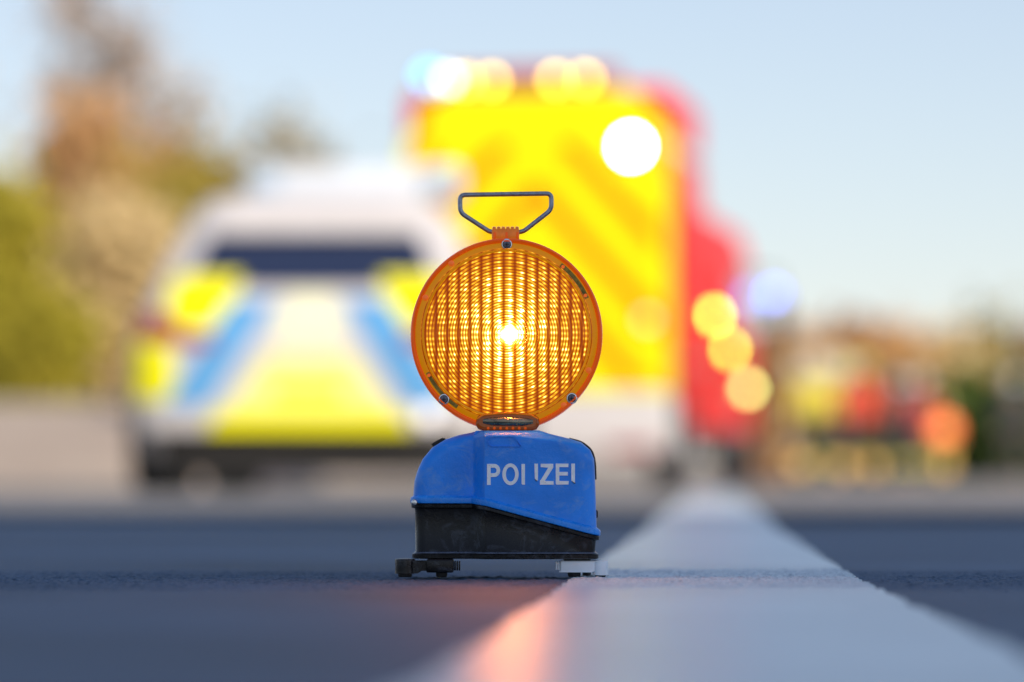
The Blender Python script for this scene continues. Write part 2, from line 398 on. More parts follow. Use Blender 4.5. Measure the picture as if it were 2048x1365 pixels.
# P
Pout = [(213, 540), (213, 166), (370, 166)] + arcpts(345, 282, 103, 116, 80, -80) + [(345, 398), (278, 398), (278, 540)]
Pin = [(278, 232), (345, 232)] + arcpts(340, 281, 43, 49, 85, -85) + [(340, 330), (278, 332)]
def glyph_ring(outer, inner):
    """solid letter with a counter: outer and inner loops bridged as quads over matched angles"""
    bm = bmesh.new()
    for lpz in (outer, inner):
        vs = [bm.verts.new((lx_(rr(*p)[0]), 0, lz_(rr(*p)[1]))) for p in lpz]
        for i in range(len(vs)): bm.edges.new((vs[i], vs[(i+1) % len(vs)]))
    bmesh.ops.triangle_fill(bm, use_beauty=True, use_dissolve=False, edges=bm.edges[:], normal=(0, -1, 0))
    ret = bmesh.ops.extrude_face_region(bm, geom=bm.faces[:])
    for q in ret['geom']:
        if isinstance(q, bmesh.types.BMVert): q.co.y = YF-.0007
    for q in bm.verts:
        if q.co.y > YF-.0006: q.co.y = YF+.0004
    bm.verts.index_update(); v = [q.co[:] for q in bm.verts]; f = [[q.index for q in fc.verts] for fc in bm.faces]; bm.free()
    return mesh('letter', v, f, M_LET, hous, False)
glyph_ring(Pout, Pin)
glyph_ring(arcpts(632, 350, 146, 194, 0, 360, 36)[:-1], arcpts(632, 350, 82, 130, 0, 360, 36)[:-1])
letter([lp([(828, 166), (890, 166), (890, 535), (845, 535), (830, 515)])])
letter([lp([(1060, 160), (1123, 160), (1123, 462), (1090, 455), (1066, 420)])])
letter([lp([(1172, 163), (1395, 163), (1395, 232), (1245, 468), (1400, 472), (1400, 535), (1158, 535), (1158, 462), (1180, 440), (1305, 232), (1172, 222)])])
letter([lp([(1440, 160), (1665, 160), (1665, 222), (1503, 222), (1503, 308), (1655, 308), (1655, 372), (1503, 372), (1503, 470), (1672, 470), (1668, 532), (1455, 535), (1440, 515)])])
letter([lp([(1718, 160), (1783, 160), (1783, 510), (1765, 495), (1718, 462)])])
MB().prism([(lx_(a), lz_(b)) for a, b in lp([(1722, 466), (1765, 497), (1795, 500), (1780, 520), (1752, 505)])], YF-.0010, YF+.0003).build('torn_film', M_RUB, hous, False)
MB().prism([(lx_(a), lz_(b)) for a, b in lp([(1064, 425), (1090, 458), (1110, 466), (1095, 478), (1072, 455)])], YF-.0010, YF+.0003).build('torn_film', M_RUB, hous, False)
# latch, edge strip, rivet, side knob
lt = MB().prism([(lx_(861), lz_(888)), (lx_(866), lz_(884)), (lx_(883), lz_(875)), (lx_(889), lz_(877)), (lx_(890), lz_(881)), (lx_(866), lz_(896))], -.012, .014).build('latch', M_BLACK, lamp)
st = MB().tube(round_path([(lx_(1140), .004, lz_(878)), (lx_(1166), .004, lz_(884.5)), (lx_(1186), .004, lz_(901)), (lx_(1192), .004, lz_(925)), (lx_(1193), .004, lz_(960))], .006), .0016, 8).build('edge_strip', M_RUB, lamp)
MB().lathe([(.0001, -.0012), (.0022, -.001), (.0032, .0005), (.0034, .002)], 'Y', (lx_(828.5), -.040, lz_(1006)), 20).build('rivet', M_SCREW, lamp)
MB().box(lx_(1190), lx_(1197.5), -.028, -.010, lz_(1038), lz_(1021), .002).build('side_knob', M_RUB, lamp)

# round head ---------------------------------------------------------------
HC = (0, 0, lz_(668)); HR = 193*S; FY = -.030
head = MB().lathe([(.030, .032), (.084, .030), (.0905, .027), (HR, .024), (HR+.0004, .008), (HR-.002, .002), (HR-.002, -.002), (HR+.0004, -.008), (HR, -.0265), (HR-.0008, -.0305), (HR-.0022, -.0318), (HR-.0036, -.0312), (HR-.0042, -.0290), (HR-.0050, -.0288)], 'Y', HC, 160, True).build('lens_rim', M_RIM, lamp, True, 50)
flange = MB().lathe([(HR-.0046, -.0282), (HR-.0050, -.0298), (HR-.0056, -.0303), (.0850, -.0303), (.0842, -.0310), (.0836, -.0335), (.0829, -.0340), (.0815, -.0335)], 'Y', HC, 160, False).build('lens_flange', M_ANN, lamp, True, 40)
# lens with circular fresnel ridges crossed by upright flutes
def ring_edges():
    r = 3.2; out = [0.0]
    while r < 171: out.append(r); r += 5.3 + max(0, r-105)*.030
    out.append(172.0); return out
RE = ring_edges()
def lens_mesh():
    na = 480; v = []; rs = []
    for a, b in zip(RE[:-1], RE[1:]):
        for t, h in ((0.0, 0), (.12, .00055), (.45, .00080), (.8, .00045), (.97, 0)): rs.append((a+(b-a)*t, h))
    rs = [(max(.4, r), h) for r, h in rs]; rs.append((172.0, 0))
    for r, h in rs:
        for k in range(na):
            a = 2*math.pi*k/na; x = r*math.cos(a)*S; z = r*math.sin(a)*S
            fx = ((x/S)/22.6+.5) % 1.0; fl = .0007*(1-(2*fx-1)**2)
            dome = .0035*(1-(r/172)**2)
            v.append((x, -.0318-dome-h-fl*min(1, (172-r)/10), z))
    n = len(rs)
    f = [(i*na+k, i*na+(k+1) % na, (i+1)*na+(k+1) % na, (i+1)*na+k) for i in range(n-1) for k in range(na)]
    f.append(tuple(range(na)))
    o = mesh('lens', v, f, None, lamp, True, 60); o.location = (6*S*0+0.0, 0, HC[2]); return o
lens = lens_mesh()
def lens_mat():
    m = bpy.data.materials.new('lit_amber_lens'); m.use_nodes = True; t = NT(m.node_tree); b = m.node_tree.nodes['Principled BSDF']
    sep = t.N.new('ShaderNodeSeparateXYZ'); t.L.new(t.coord('Object'), sep.inputs[0])
    X = t.m('DIVIDE', sep.outputs[0], S); Z = t.m('DIVIDE', sep.outputs[2], S)          # in lens units
    X0_ = X; X = t.m('SUBTRACT', X, 5.5)
    r = t.m('SQRT', t.m('ADD', t.m('MULTIPLY', X, X), t.m('MULTIPLY', Z, Z)))
    r0 = t.m('SQRT', t.m('ADD', t.m('MULTIPLY', X0_, X0_), t.m('MULTIPLY', Z, Z)))
    fx = t.m('FRACT', t.m('ADD', t.m('DIVIDE', X, 22.6), 100.5))
    col = t.m('FLOOR', t.m('ADD', t.m('DIVIDE', X, 22.6), 100.5))
    # ring index of the ridges (inverse of the ring spacing)
    lin = t.m('DIVIDE', t.m('SUBTRACT', r0, 3.2), 5.3)
    far = t.m('ADD', (105-3.2)/5.3, t.m('DIVIDE', t.m('LOGARITHM', t.m('ADD', 1, t.m('MULTIPLY', t.m('MAXIMUM', t.m('SUBTRACT', r0, 105), 0), .030/5.3)), math.e), math.log(1+.030)))
    ri = t.m('MINIMUM', lin, far); ri = t.m('ADD', ri, 50)
    fr = t.m('FRACT', ri)
    # jitter: every cell of the moulding throws its spark somewhere else
    wn_ = t.N.new('ShaderNodeTexWhiteNoise'); wn_.noise_dimensions = '2D'
    cmb = t.N.new('ShaderNodeCombineXYZ'); t.L.new(col, cmb.inputs[0]); t.L.new(t.m('FLOOR', t.m('ADD', t.m('DIVIDE', Z, 10.8), 50)), cmb.inputs[1]); t.L.new(cmb.outputs[0], wn_.inputs['Vector'])
    jit = wn_.outputs['Value']
    wc = t.N.new('ShaderNodeTexWhiteNoise'); wc.noise_dimensions = '1D'; t.L.new(col, wc.inputs['W']); jcol = wc.outputs['Value']
    def gauss(x, c, w):
        d = t.m('DIVIDE', t.m('SUBTRACT', x, c), w); return t.m('EXPONENT', t.m('MULTIPLY', t.m('MULTIPLY', d, d), -1))
    cpos = t.m('ADD', .58, t.m('MULTIPLY', t.m('SUBTRACT', jit, .5), .10))
    spark = gauss(fx, cpos, .19)
    spark2 = t.m('MULTIPLY', gauss(fx, .24, .12), t.m('ADD', .25, t.m('MULTIPLY', t.m('MINIMUM', t.m('DIVIDE', t.m('ABSOLUTE', X), 150), 1), .75)))
    fz = t.m('FRACT', t.m('ADD', t.m('ADD', t.m('DIVIDE', Z, 10.8), 50), t.m('MULTIPLY', jcol, .35)))
    rown = t.m('FLOOR', t.m('ADD', t.m('DIVIDE', Z, 10.8), 50))
    rowg = t.m('ADD', .22, t.m('MULTIPLY', gauss(fz, .5, .26), 1.0))
    broad = gauss(fx, .52, .60)
    dotr = gauss(fr, .52, .27)
    groove = t.m('SUBTRACT', 1, t.m('MULTIPLY', t.m('ADD', gauss(fr, 0.0, .17), gauss(fr, 1.0, .13)), .80))
    seam_ = t.m('SUBTRACT', 1, t.m('MULTIPLY', t.m('ADD', gauss(fx, 0.0, .07), gauss(fx, 1.0, .07)), .38))
    # light reaching each part of the lens from the bulb
    core = t.m('EXPONENT', t.m('MULTIPLY', t.m('POWER', t.m('DIVIDE', r, 13), 2), -1))
    mid = t.m('EXPONENT', t.m('MULTIPLY', t.m('DIVIDE', r, 66), -1))
    vert = t.m('MULTIPLY', gauss(X, 0, 62), t.m('EXPONENT', t.m('MULTIPLY', t.m('DIVIDE', t.m('ABSOLUTE', Z), 115), -1)))
    big = t.noise(38, 3, .6); patch = t.m('ADD', .55, t.m('MULTIPLY', big, .9))
    edge = t.m('SUBTRACT', 1, t.m('MULTIPLY', t.m('POWER', t.m('DIVIDE', r, 172), 4), .45))
    sp_amp = t.m('MULTIPLY', t.m('MULTIPLY', t.m('ADD', t.m('ADD', .85, t.m('MULTIPLY', mid, 1.3)), t.m('MULTIPLY', vert, .6)), edge), t.m('MULTIPLY', patch, t.m('ADD', .55, t.m('MULTIPLY', jit, .8))))
    br_amp = t.m('ADD', t.m('ADD', .20, t.m('MULTIPLY', mid, .60)), t.m('MULTIPLY', vert, .28))
    v = t.m('ADD', t.m('MULTIPLY', t.m('MULTIPLY', t.m('MULTIPLY', t.m('ADD', spark, spark2), rowg), t.m('ADD', .35, dotr)), sp_amp), t.m('MULTIPLY', t.m('MULTIPLY', broad, br_amp), patch))
    v = t.m('MULTIPLY', t.m('MULTIPLY', v, groove), seam_)
    v = t.m('ADD', v, t.m('MULTIPLY', core, 5.0))
    v = t.m('ADD', v, .035)
    rr_ = t.m('ADD', .10, t.m('MULTIPLY', v, 1.55)); gg = t.m('ADD', .004, t.m('MULTIPLY', t.m('POWER', v, 1.6), 1.0)); bb = t.m('MULTIPLY', t.m('POWER', v, 4.0), .10)
    cc = t.N.new('ShaderNodeCombineColor')
    for i, q in enumerate((rr_, gg, bb)): t.L.new(t.m('MINIMUM', q, (30.0, 16.0, 8.0)[i]), cc.inputs[i])
    t.L.new(cc.outputs[0], b.inputs['Emission Color']); b.inputs['Emission Strength'].default_value = 1/EXPO
    b.inputs['Base Color'].default_value = (.16, .035, .002, 1); b.inputs['Roughness'].default_value = .12; b.inputs['Specular IOR Level'].default_value = .2
    return m
lens.data.materials.append(lens_mat())
MB().lathe([(.0040, -.0345), (.0040, -.0372), (.0028, -.0382), (.0004, -.0384)], 'Y', (5.5*S, 0, HC[2]), 28).build('bulb_lens', lampmat('bulb_glow', (1.0, .27, .06), 2900), lamp)
def screw(px, py):
    c = (lx_(px), -.0303, lz_(py))
    s = MB().lathe([(.0056, .0004), (.0056, -.0004), (.0051, -.0013), (.0042, -.0014), (.0038, -.0006)], 'Y', c, 28, False).build('screw', M_SCREW, lamp)
    MB().lathe([(.0038, -.0004), (.0034, -.0009), (.0005, -.0012)], 'Y', c, 24).build('screw_head', mat('screw_head', (.10, .10, .13), .3, .9, var=.3), s)
    for a in (0, 1):
        w, h = ((.0024, .0005), (.0005, .0024))[a]
        MB().box(c[0]-w, c[0]+w, c[1]-.0015, c[1]-.0008, c[2]-h, c[2]+h).build('screw_slot', M_DARK, s, False)
for p in ((1013.5, 487.5), (887.5, 799), (1144, 797)): screw(*p)
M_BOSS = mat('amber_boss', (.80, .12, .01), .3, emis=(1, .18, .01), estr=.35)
for p in ((902, 526), (850, 595), (1178, 741), (1128, 811)):
    MB().lathe([(.0031, .0002), (.0031, -.0008), (.0026, -.0011), (.0001, -.0011)], 'Y', (lx_(p[0]), -.0303, lz_(p[1])), 20).build('boss', M_BOSS, lamp)
def arc_plate(a0, a1, r0, r1, mt, y=-.0308):
    n = 16; v = []
    for yy_ in (y, y+.0006):
        for rr2 in (r0, r1):
            for k in range(n+1): a = R(a0+(a1-a0)*k/n); v.append((rr2*S*math.cos(a), yy_, HC[2]+rr2*S*math.sin(a)))
    q = n+1; f = []
    for k in range(n): f += [(k, k+1, q+k+1, q+k), (2*q+k, 2*q+k+1, 3*q+k+1, 3*q+k), (k, k+1, 2*q+k+1, 2*q+k), (q+k, q+k+1, 3*q+k+1, 3*q+k)]
    f += [(0, q, 3*q, 2*q), (n, q+n, 3*q+n, 2*q+n)]
    return mesh('clip', v, f, mt, lamp, True, 40)
arc_plate(24, 52, 172.5, 181, M_PLATE); arc_plate(206, 236, 172.5, 180, M_PLATE)
for a in (50.0, 26, 208): 
    c = (lx_(1013)+176.5*S*math.cos(R(a)), -.0309, HC[2]+176.5*S*math.sin(R(a)))
    MB().lathe([(.0019, .0002), (.0017, -.0006), (.0009, -.0006), (.0006, .0)], 'Y', c, 16).build('clip_stud', M_BOSS, lamp)
# hinge lug of moulded ribs, and the wire handle
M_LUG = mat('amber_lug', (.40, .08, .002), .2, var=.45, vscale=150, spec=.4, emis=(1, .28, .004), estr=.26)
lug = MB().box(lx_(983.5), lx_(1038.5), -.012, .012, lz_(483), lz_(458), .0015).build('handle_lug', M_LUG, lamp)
for k in range(6):
    x = lx_(988.0+k*9.2)
    MB().lathe([(.006, -.0019), (.0072, -.0015), (.0074, 0), (.0072, .0015), (.006, .0019)], 'X', (x, 0, lz_(467)), 24).build('lug_rib', M_LUG, lug)
for px in (989, 1013, 1035):
    MB().box(lx_(px-2.3), lx_(px+2.3), -.0145, -.010, lz_(481), lz_(465), .0006).build('lug_web', M_RIM, lug)
hp = [(lx_(989), 0, lz_(463.5)), (lx_(978), 0, lz_(462)), (lx_(920), 0, lz_(424)), (lx_(919.5), 0, lz_(388.5)), (lx_(1103), 0, lz_(385.5)), (lx_(1103), 0, lz_(418)), (lx_(1047), 0, lz_(462)), (lx_(1032), 0, lz_(464))]
MB().tube(round_path(hp, .0055, 7), .0023, 14).build('handle', M_STEEL, lamp)
# neck between head and base
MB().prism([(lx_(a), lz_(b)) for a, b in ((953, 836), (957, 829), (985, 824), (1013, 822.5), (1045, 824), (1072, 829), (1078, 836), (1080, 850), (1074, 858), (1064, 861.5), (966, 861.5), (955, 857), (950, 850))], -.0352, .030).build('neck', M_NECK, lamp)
bevel(bpy.data.objects['neck'], .0035, 4)
nk = MB().tube([(lx_(966), -.033, lz_(842.5)), (lx_(985), -.034, lz_(843)), (lx_(1013), -.0345, lz_(843)), (lx_(1045), -.034, lz_(843.5)), (lx_(1066), -.033, lz_(843.5))], [.0030, .0044, .0047, .0046, .0030], 16).build('neck_insert', M_TUBE, lamp)
MB().tube(round_path([(lx_(954), -.034, lz_(838)), (lx_(965), -.0352, lz_(829.5)), (lx_(1013), -.0362, lz_(825.5)), (lx_(1062), -.0352, lz_(829.5)), (lx_(1076), -.034, lz_(838))], .006), .0009, 8).build('neck_bead', M_LUG, lamp)
for k in range(7):
    MB().lathe([(.0001, -.001), (.0012, -.0006), (.0015, .0005)], 'Y', (lx_(976+k*12.5), -.0352, lz_(856.5)), 10).build('neck_stud', M_RIM, lamp)

# the head stands 2 cm and the handle 5 cm behind the front face: their sizes are set for that distance
def resize(o, k):
    if o.type == 'MESH' and not o.data.get('sized'):
        lz = o.location.z
        for q in o.data.vertices: q.co.x *= k; q.co.z = (q.co.z+lz-.1)*k+.1-lz
        o.data['sized'] = 1
    for c in [q for q in bpy.data.objects if q.parent == o]: resize(c, k)
for o in [q for q in bpy.data.objects if q.parent == lamp]:
    nm = o.name.split('.')[0]
    if nm in ('lens_rim', 'lens_flange', 'lens', 'screw', 'boss', 'clip', 'clip_stud', 'bulb_lens'): resize(o, 1.0052)
    elif nm in ('handle', 'handle_lug'): resize(o, 1.0135)
# folding stabiliser arms under the base
def arm(flip, mt, name='stabiliser_arm'):
    s = -1 if not flip else 1
    if not flip:
        cap_c, cap_r, z1, z0 = 809, 20.5, 1118.8, 1148.5
    else:
        cap_c, cap_r, z1, z0 = 1201.5, 16.5, 1122, 1151.5
    y = -.036; c = (lx_(cap_c), y, 0); rr3 = cap_r*S
    a = MB().lathe([(rr3*.2, lz_(z1)), (rr3*.86, lz_(z1)), (rr3*.98, lz_(z1+1.2)), (rr3, lz_(z1+3)), (rr3*.955, lz_((z1+z0)/2)), (rr3, lz_(z0)), (rr3*.9, lz_(z0+.6))], 'Z', c, 40).build(name, mt, lamp)
    MB().lathe([(rr3*.68, lz_(z0-1)), (rr3*.68, lz_(1153)), (rr3*.60, lz_(1156))], 'Z', c, 28).build('rubber_foot', M_RUB, a)
    if not flip:
        MB().prism([(lx_(q), lz_(w)) for q, w in ((822, 1122.5), (853, 1122.5), (862, 1121), (862, 1143), (843, 1143), (835, 1148.2), (822, 1148.2))], y-.006, y+.006).build('arm_bar', mt, a)
        MB().box(lx_(852), lx_(907), y-.012, y+.012, lz_(1146.5), lz_(1119.5), .0018).build('arm_hub', mt, a)
        for q in (909.5, 914, 918.5): MB().box(lx_(q-1.6), lx_(q+1.7), y-.008, y+.008, lz_(1142.5), lz_(1123.5), .0006).build('clip_rib', mt, a)
        MB().lathe([(11.5*S, lz_(1143)), (11.5*S, lz_(1152)), (10*S, lz_(1156))], 'Z', (lx_(882.5), y, 0), 24).build('rubber_foot', M_RUB, a)
    else:
        MB().box(lx_(1121), lx_(1190), y-.010, y+.010, lz_(1145.5), lz_(1122.5), .0016).build('arm_bar', mt, a)
        MB().box(lx_(1119), lx_(1186), y-.011, y+.009, lz_(1146.3), lz_(1143.2), .0006).build('arm_flange', M_GREYP, a)
        for q in (1113.5, 1118.5): MB().box(lx_(q-1.9), lx_(q+2), y-.007, y+.007, lz_(1141.5), lz_(1124.5), .0006).build('clip_rib', mt, a)
        MB().lathe([(13.2*S, lz_(1144)), (13.2*S, lz_(1151)), (11*S, lz_(1155.5))], 'Z', (lx_(1149), y, 0), 24).build('rubber_foot', M_RUB, a)
        MB().lathe([(9*S, lz_(1145)), (9*S, lz_(1155.5))], 'Z', (lx_(1176), y+.045, 0), 20).build('rubber_foot', M_RUB, a)
        MB().box(lx_(1128), lx_(1182), y-.006, y+.03, lz_(1122.8), lz_(1118.8), .0006).build('hinge_plate', M_RUB, a)
    return a
arm(False, M_BLACK); arm(True, M_GREYP)

# ------------------------------------------------------------------ vehicle kit
M_TYRE = mat('tyre', (.015, .015, .016), .8); M_HUB = mat('wheel_rim', (.35, .36, .38), .35, .9)
M_GLASS = mat('tinted_glass', (.02, .03, .07), .08, spec=.7, var=.02); M_TRIM = mat('dark_trim', (.035, .032, .03), .5)
M_WHITE = mat('white_paint', (.64, .60, .58), .35, var=.05, coat=.2)
M_YEL = mat('fluorescent_yellow', (.95, .88, .004), .5, var=.04, spec=.1)
M_PYEL = mat('pale_yellow_film', (.86, .83, .26), .4, var=.04)
M_CRM = mat('cream_film', (.84, .82, .56), .4, var=.04)
M_CBLUE = mat('blue_film', (.12, .36, .66), .35, var=.05)
M_RLAMP = mat('red_lamp_glass', (.35, .01, .03), .2, var=.1)
M_RED = mat('fire_red', (.82, .012, .006), .45, var=.05, spec=.2)
def wheel(parent, c, r, w, name='wheel'):
    o = MB().lathe([(r*.62, -w/2), (r*.94, -w/2), (r, -w/2+.03), (r, w/2-.03), (r*.94, w/2), (r*.62, w/2)], 'X', c, 36, False).build('wheel', M_TYRE, parent)
    MB().lathe([(r*.1, -w*.36), (r*.3, -w*.34), (r*.55, -w*.30), (r*.63, -w*.46), (r*.63, w*.46), (r*.55, w*.30), (r*.3, w*.34), (r*.1, w*.36)], 'X', c, 28).build('rim', M_HUB, o)
    return o
class Shell:
    """body surface described by levels: z, half width, rear y, front y; plan outline is a superellipse"""
    def __init__(s, levels, n=5.0): s.lv = levels; s.n = n; s.z = [q[0] for q in levels]
    def at(s, z): return tuple(float(np.interp(z, s.z, [q[k] for q in s.lv])) for k in (1, 2, 3))
    def rear(s, x, z):
        hw, yr, yf = s.at(z); k = min(.999, abs(x)/hw); L = (yf-yr)/2; ca = min(L, .55)
        return yr + ca*(1-(1-k**s.n)**(1/s.n))
    def front(s, x, z):
        hw, yr, yf = s.at(z); k = min(.999, abs(x)/hw); ca = .8
        return yf - ca*(1-(1-k**3.0)**(1/3.0))
    def build(s, name, mt, parent, zs=40, cap=True):
        Z = np.interp(np.linspace(0, 1, zs), np.linspace(0, 1, len(s.z)), s.z); v = []; K = 24
        us = [math.sin(math.pi/2*t)*.999 for t in np.linspace(-1, 1, K)]
        for z in Z:
            hw = s.at(z)[0]
            ring = [(u*hw, s.rear(u*hw, z), z) for u in us]
            ring += [(hw, s.rear(.999*hw, z)*(1-t)+s.front(.999*hw, z)*t, z) for t in np.linspace(.05, .95, 8)]
            ring += [(u*hw, s.front(u*hw, z), z) for u in us[::-1]]
            ring += [(-hw, s.front(.999*hw, z)*(1-t)+s.rear(.999*hw, z)*t, z) for t in np.linspace(.05, .95, 8)]
            v += ring
        n = len(ring); f = [(a*n+i, a*n+(i+1) % n, (a+1)*n+(i+1) % n, (a+1)*n+i) for a in range(zs-1) for i in range(n)]
        f += [tuple(range(n)), tuple((zs-1)*n+i for i in range(n))]
        return mesh(name, v, f, mt, parent, True, 50)
    def panel(s, name, quad, mt, parent, face='rear', off=.012, n=10):
        """quad: four corners (u, z); u is x on rear/front, y on the sides"""
        v = []; (a, b, c, d) = [Vector(q) for q in quad]
        for lay in (off, -.01):
            for i in range(n+1):
                for j in range(n+1):
                    s_, t_ = i/n, j/n; p = (a*(1-s_)+b*s_)*(1-t_) + (d*(1-s_)+c*s_)*t_
                    if face == 'rear': v.append((p.x, s.rear(p.x, p.y)-lay, p.y))
                    elif face == 'front': v.append((p.x, s.front(p.x, p.y)+lay, p.y))
                    else:
                        hw = s.at(p.y)[0]; sg = 1 if face == 'right' else -1; v.append((sg*(hw+lay), p.x, p.y))
        N = (n+1)**2; f = []
        for i in range(n):
            for j in range(n): q = i*(n+1)+j; f += [(q, q+1, q+n+2, q+n+1), (N+q, N+q+1, N+q+n+2, N+q+n+1)]
        E = [i*(n+1) for i in range(n+1)]; E2 = [i*(n+1)+n for i in range(n+1)]; E3 = list(range(n+1)); E4 = [n*(n+1)+j for j in range(n+1)]
        for ed in (E, E2, E3, E4):
            for p, q in zip(ed[:-1], ed[1:]): f.append((p, q, N+q, N+p))
        return mesh(name, v, f, mt, parent, True, 40)

# ------------------------------------------------------------------ police estate car
CY = 20.0; cs = 1/(F_PX/CY)
def cx_(px): return (px-630)*cs
def cz_(py): return (952-py)*cs + CAM_H
cw = P(630, 952, CY)
car = empty('police_car', (cw.x-.035, CY, 0), -math.atan(VPX), 'white police estate car with yellow and blue rear markings and a roof light bar', 'police car')
sh = Shell([(.20, .86, .10, 4.55), (.30, .92, .02, 4.68), (.45, .95, .0, 4.72), (.75, .955, .0, 4.68), (.90, .93, .03, 4.55), (1.00, .88, .07, 3.75), (1.08, .84, .11, 3.25), (1.20, .81, .19, 3.0), (1.35, .745, .30, 2.72), (1.48, .68, .36, 2.45), (1.57, .61, .40, 2.2), (1.61, .50, .55, 1.9)], 8.0)
body = sh.build('body', M_WHITE, car, 60)
PX = lambda *pts: [(cx_(a), cz_(b)) for a, b in pts]
sh.panel('rear_window', PX((374, 572), (886, 572), (842, 458), (418, 458)), M_GLASS, body, n=14)
MB().box(-.52, .52, .26, .50, 1.375, 1.42, .012).build('roof_spoiler', M_WHITE, body)
for sgn in (1, -1):
    def Q(*pts): return [(sgn*x, z) for x, z in PX(*pts)]
    sh.panel('marking_panel', Q((335, 655), (462, 655), (492, 548), (352, 548)), M_YEL, body)
    sh.panel('tail_light', Q((284, 676), (380, 684), (372, 640), (292, 622)), M_RLAMP, body, off=.02)
    sh.panel('tail_light', Q((352, 684), (440, 694), (440, 672), (352, 660)), M_RLAMP, body, off=.02)
    sh.panel('marking_panel', Q((272, 800), (365, 800), (352, 690), (278, 680)), M_YEL, body)
    sh.panel('marking_panel', Q((335, 812), (432, 812), (566, 600), (470, 600)), M_CBLUE, body, off=.013)
sh.panel('marking_panel', PX((556, 690), (704, 690), (676, 584), (584, 584)), M_CRM, body, off=.014)
sh.panel('marking_panel', PX((437, 862), (823, 862), (715, 712), (545, 712)), M_PYEL, body, off=.016)
sh.panel('marking_panel', PX((425, 862), (835, 862), (815, 825), (445, 825)), M_YEL, body, off=.019)
sh.panel('number_plate', PX((560, 800), (700, 800), (700, 768), (560, 768)), M_YEL, body, off=.024)
sh.panel('bumper_skirt', PX((290, 950), (970, 950), (980, 862), (280, 862)), mat('dark_skirt', (.02, .018, .016), .5), body, off=.02, n=14)
for sgn, fc in ((1, 'right'), (-1, 'left')):
    for a, b in ((.75, 1.45), (1.52, 2.25), (2.32, 2.95)):
        sh.panel('side_window', [(a, 1.10), (b, 1.10), (b-.22 if b > 2.5 else b, 1.38), (a+.08 if a < 1 else a, 1.38)], M_GLASS, body, fc, .006)
    for a in (.2, 1.4, 2.6):
        sh.panel('marking_panel', [(a, .5), (a+.7, .5), (a+.7, .78), (a, .78)], M_YEL if a != 1.4 else M_CBLUE, body, fc, .008)
    MB().box(*sorted((sgn*.90, sgn*1.06)), 2.75, 2.88, 1.0, 1.14, .03).build('mirror', M_WHITE, car)
sh.panel('windscreen', [(-.62, 1.10), (.62, 1.10), (.50, 1.46), (-.50, 1.46)], M_GLASS, body, 'front', .008)
for sgn in (1, -1): sh.panel('headlight', [(sgn*.55, .62), (sgn*.85, .62), (sgn*.85, .76), (sgn*.55, .78)], M_GLASS, body, 'front', .01)
for x in (-.84, .84):
    for y in (.62, 3.62): wheel(car, (x, y, .33), .33, .30)
MB().box(-.80, .80, .12, 4.3, .15, .30).build('underbody', M_TRIM, car)
lb = MB().box(-.46, .72, 1.05, 1.32, 1.63, 1.80, .03).build('light_bar', mat('light_bar_cover', (.72, .76, .80), .2, var=.05), car)
M_BLAMP = lampmat('blue_beacon_dome', (.10, .30, .95), .9)
MB().box(-.45, -.27, 1.03, 1.34, 1.625, 1.77, .03).build('beacon', mat('blue_dome', (.42, .52, .62), .15), lb)
MB().box(.52, .70, 1.03, 1.34, 1.625, 1.77, .03).build('beacon', bpy.data.materials['blue_dome'], lb)
MB().lathe([(.04, 0), (.045, -.02), (.02, -.03)], 'Y', (cx_(870), -.012, cz_(832)), 16).build('fog_light', lampmat('fog_lamp_glow', (1, .93, .88), 1.2), body)

# ------------------------------------------------------------------ fire engine
FYD = 34.0; fs = FYD/F_PX
def fx_(px): return (px-1072)*fs
def fz_(py): return (952-py)*fs + CAM_H
fw = P(1072, 952, FYD)
fire = empty('fire_engine', (fw.x, FYD, 0), -R(9.6), 'large red fire engine with a yellow chevron rear and glowing amber and white lamps', 'fire engine')
HWF = 1.19; ZT = fz_(178); BL = 2.3; CL = 2.7
fbody = MB().box(-HWF, HWF, .03, BL, .80, ZT-.02, .06).build('body', M_RED, fire)
MB().prism([(-HWF-.01, .84), (HWF+.01, .84), (HWF+.01, ZT-.40), (HWF-.34, ZT-.03), (-HWF+.34, ZT-.03), (-HWF-.01, ZT-.50)], 0, .05).build('rear_shutter', M_YEL, fbody, False)
M_GOLD = mat('orange_chevron', (.80, .30, .003), .5, var=.04, spec=.1)
def clip(poly, x0, x1, z0, z1):
    def cut(p, ins, inter):
        out = []
        for i in range(len(p)):
            a, b = p[i-1], p[i]
            if ins(b):
                if not ins(a): out.append(inter(a, b))
                out.append(b)
            elif ins(a): out.append(inter(a, b))
        return out
    def ix(c): return lambda a, b: (c, a[1]+(b[1]-a[1])*(c-a[0])/(b[0]-a[0]))
    def iz(c): return lambda a, b: (a[0]+(b[0]-a[0])*(c-a[1])/(b[1]-a[1]), c)
    for ins, it in ((lambda p: p[0] >= x0, ix(x0)), (lambda p: p[0] <= x1, ix(x1)), (lambda p: p[1] >= z0, iz(z0)), (lambda p: p[1] <= z1, iz(z1))):
        if poly: poly = cut(poly, ins, it)
    return poly
for sgn in (1, -1):
    for k in range(-2, 7):
        zc = 1.05 + k*.72
        # from the middle line downwards to the side
        pl = [(0.01, zc+.0), (0.01, zc+.30), (1.4, zc+.30-1.55), (1.4, zc-1.55)]
        pl = clip(pl, .01, HWF-.10, .90, ZT-.45)
        if len(pl) > 2: MB().prism([(sgn*x, z) for x, z in pl], -.008, .01).build('chevron_stripe', M_GOLD, fbody, False)
MB().box(-HWF-.01, HWF+.01, -.02, .35, .28, .83, .04).build('rear_bumper', M_WHITE, fire)
MB().box(-HWF+.1, HWF-.1, .02, BL+CL+2.2, .35, .62).build('chassis', M_TRIM, fire)
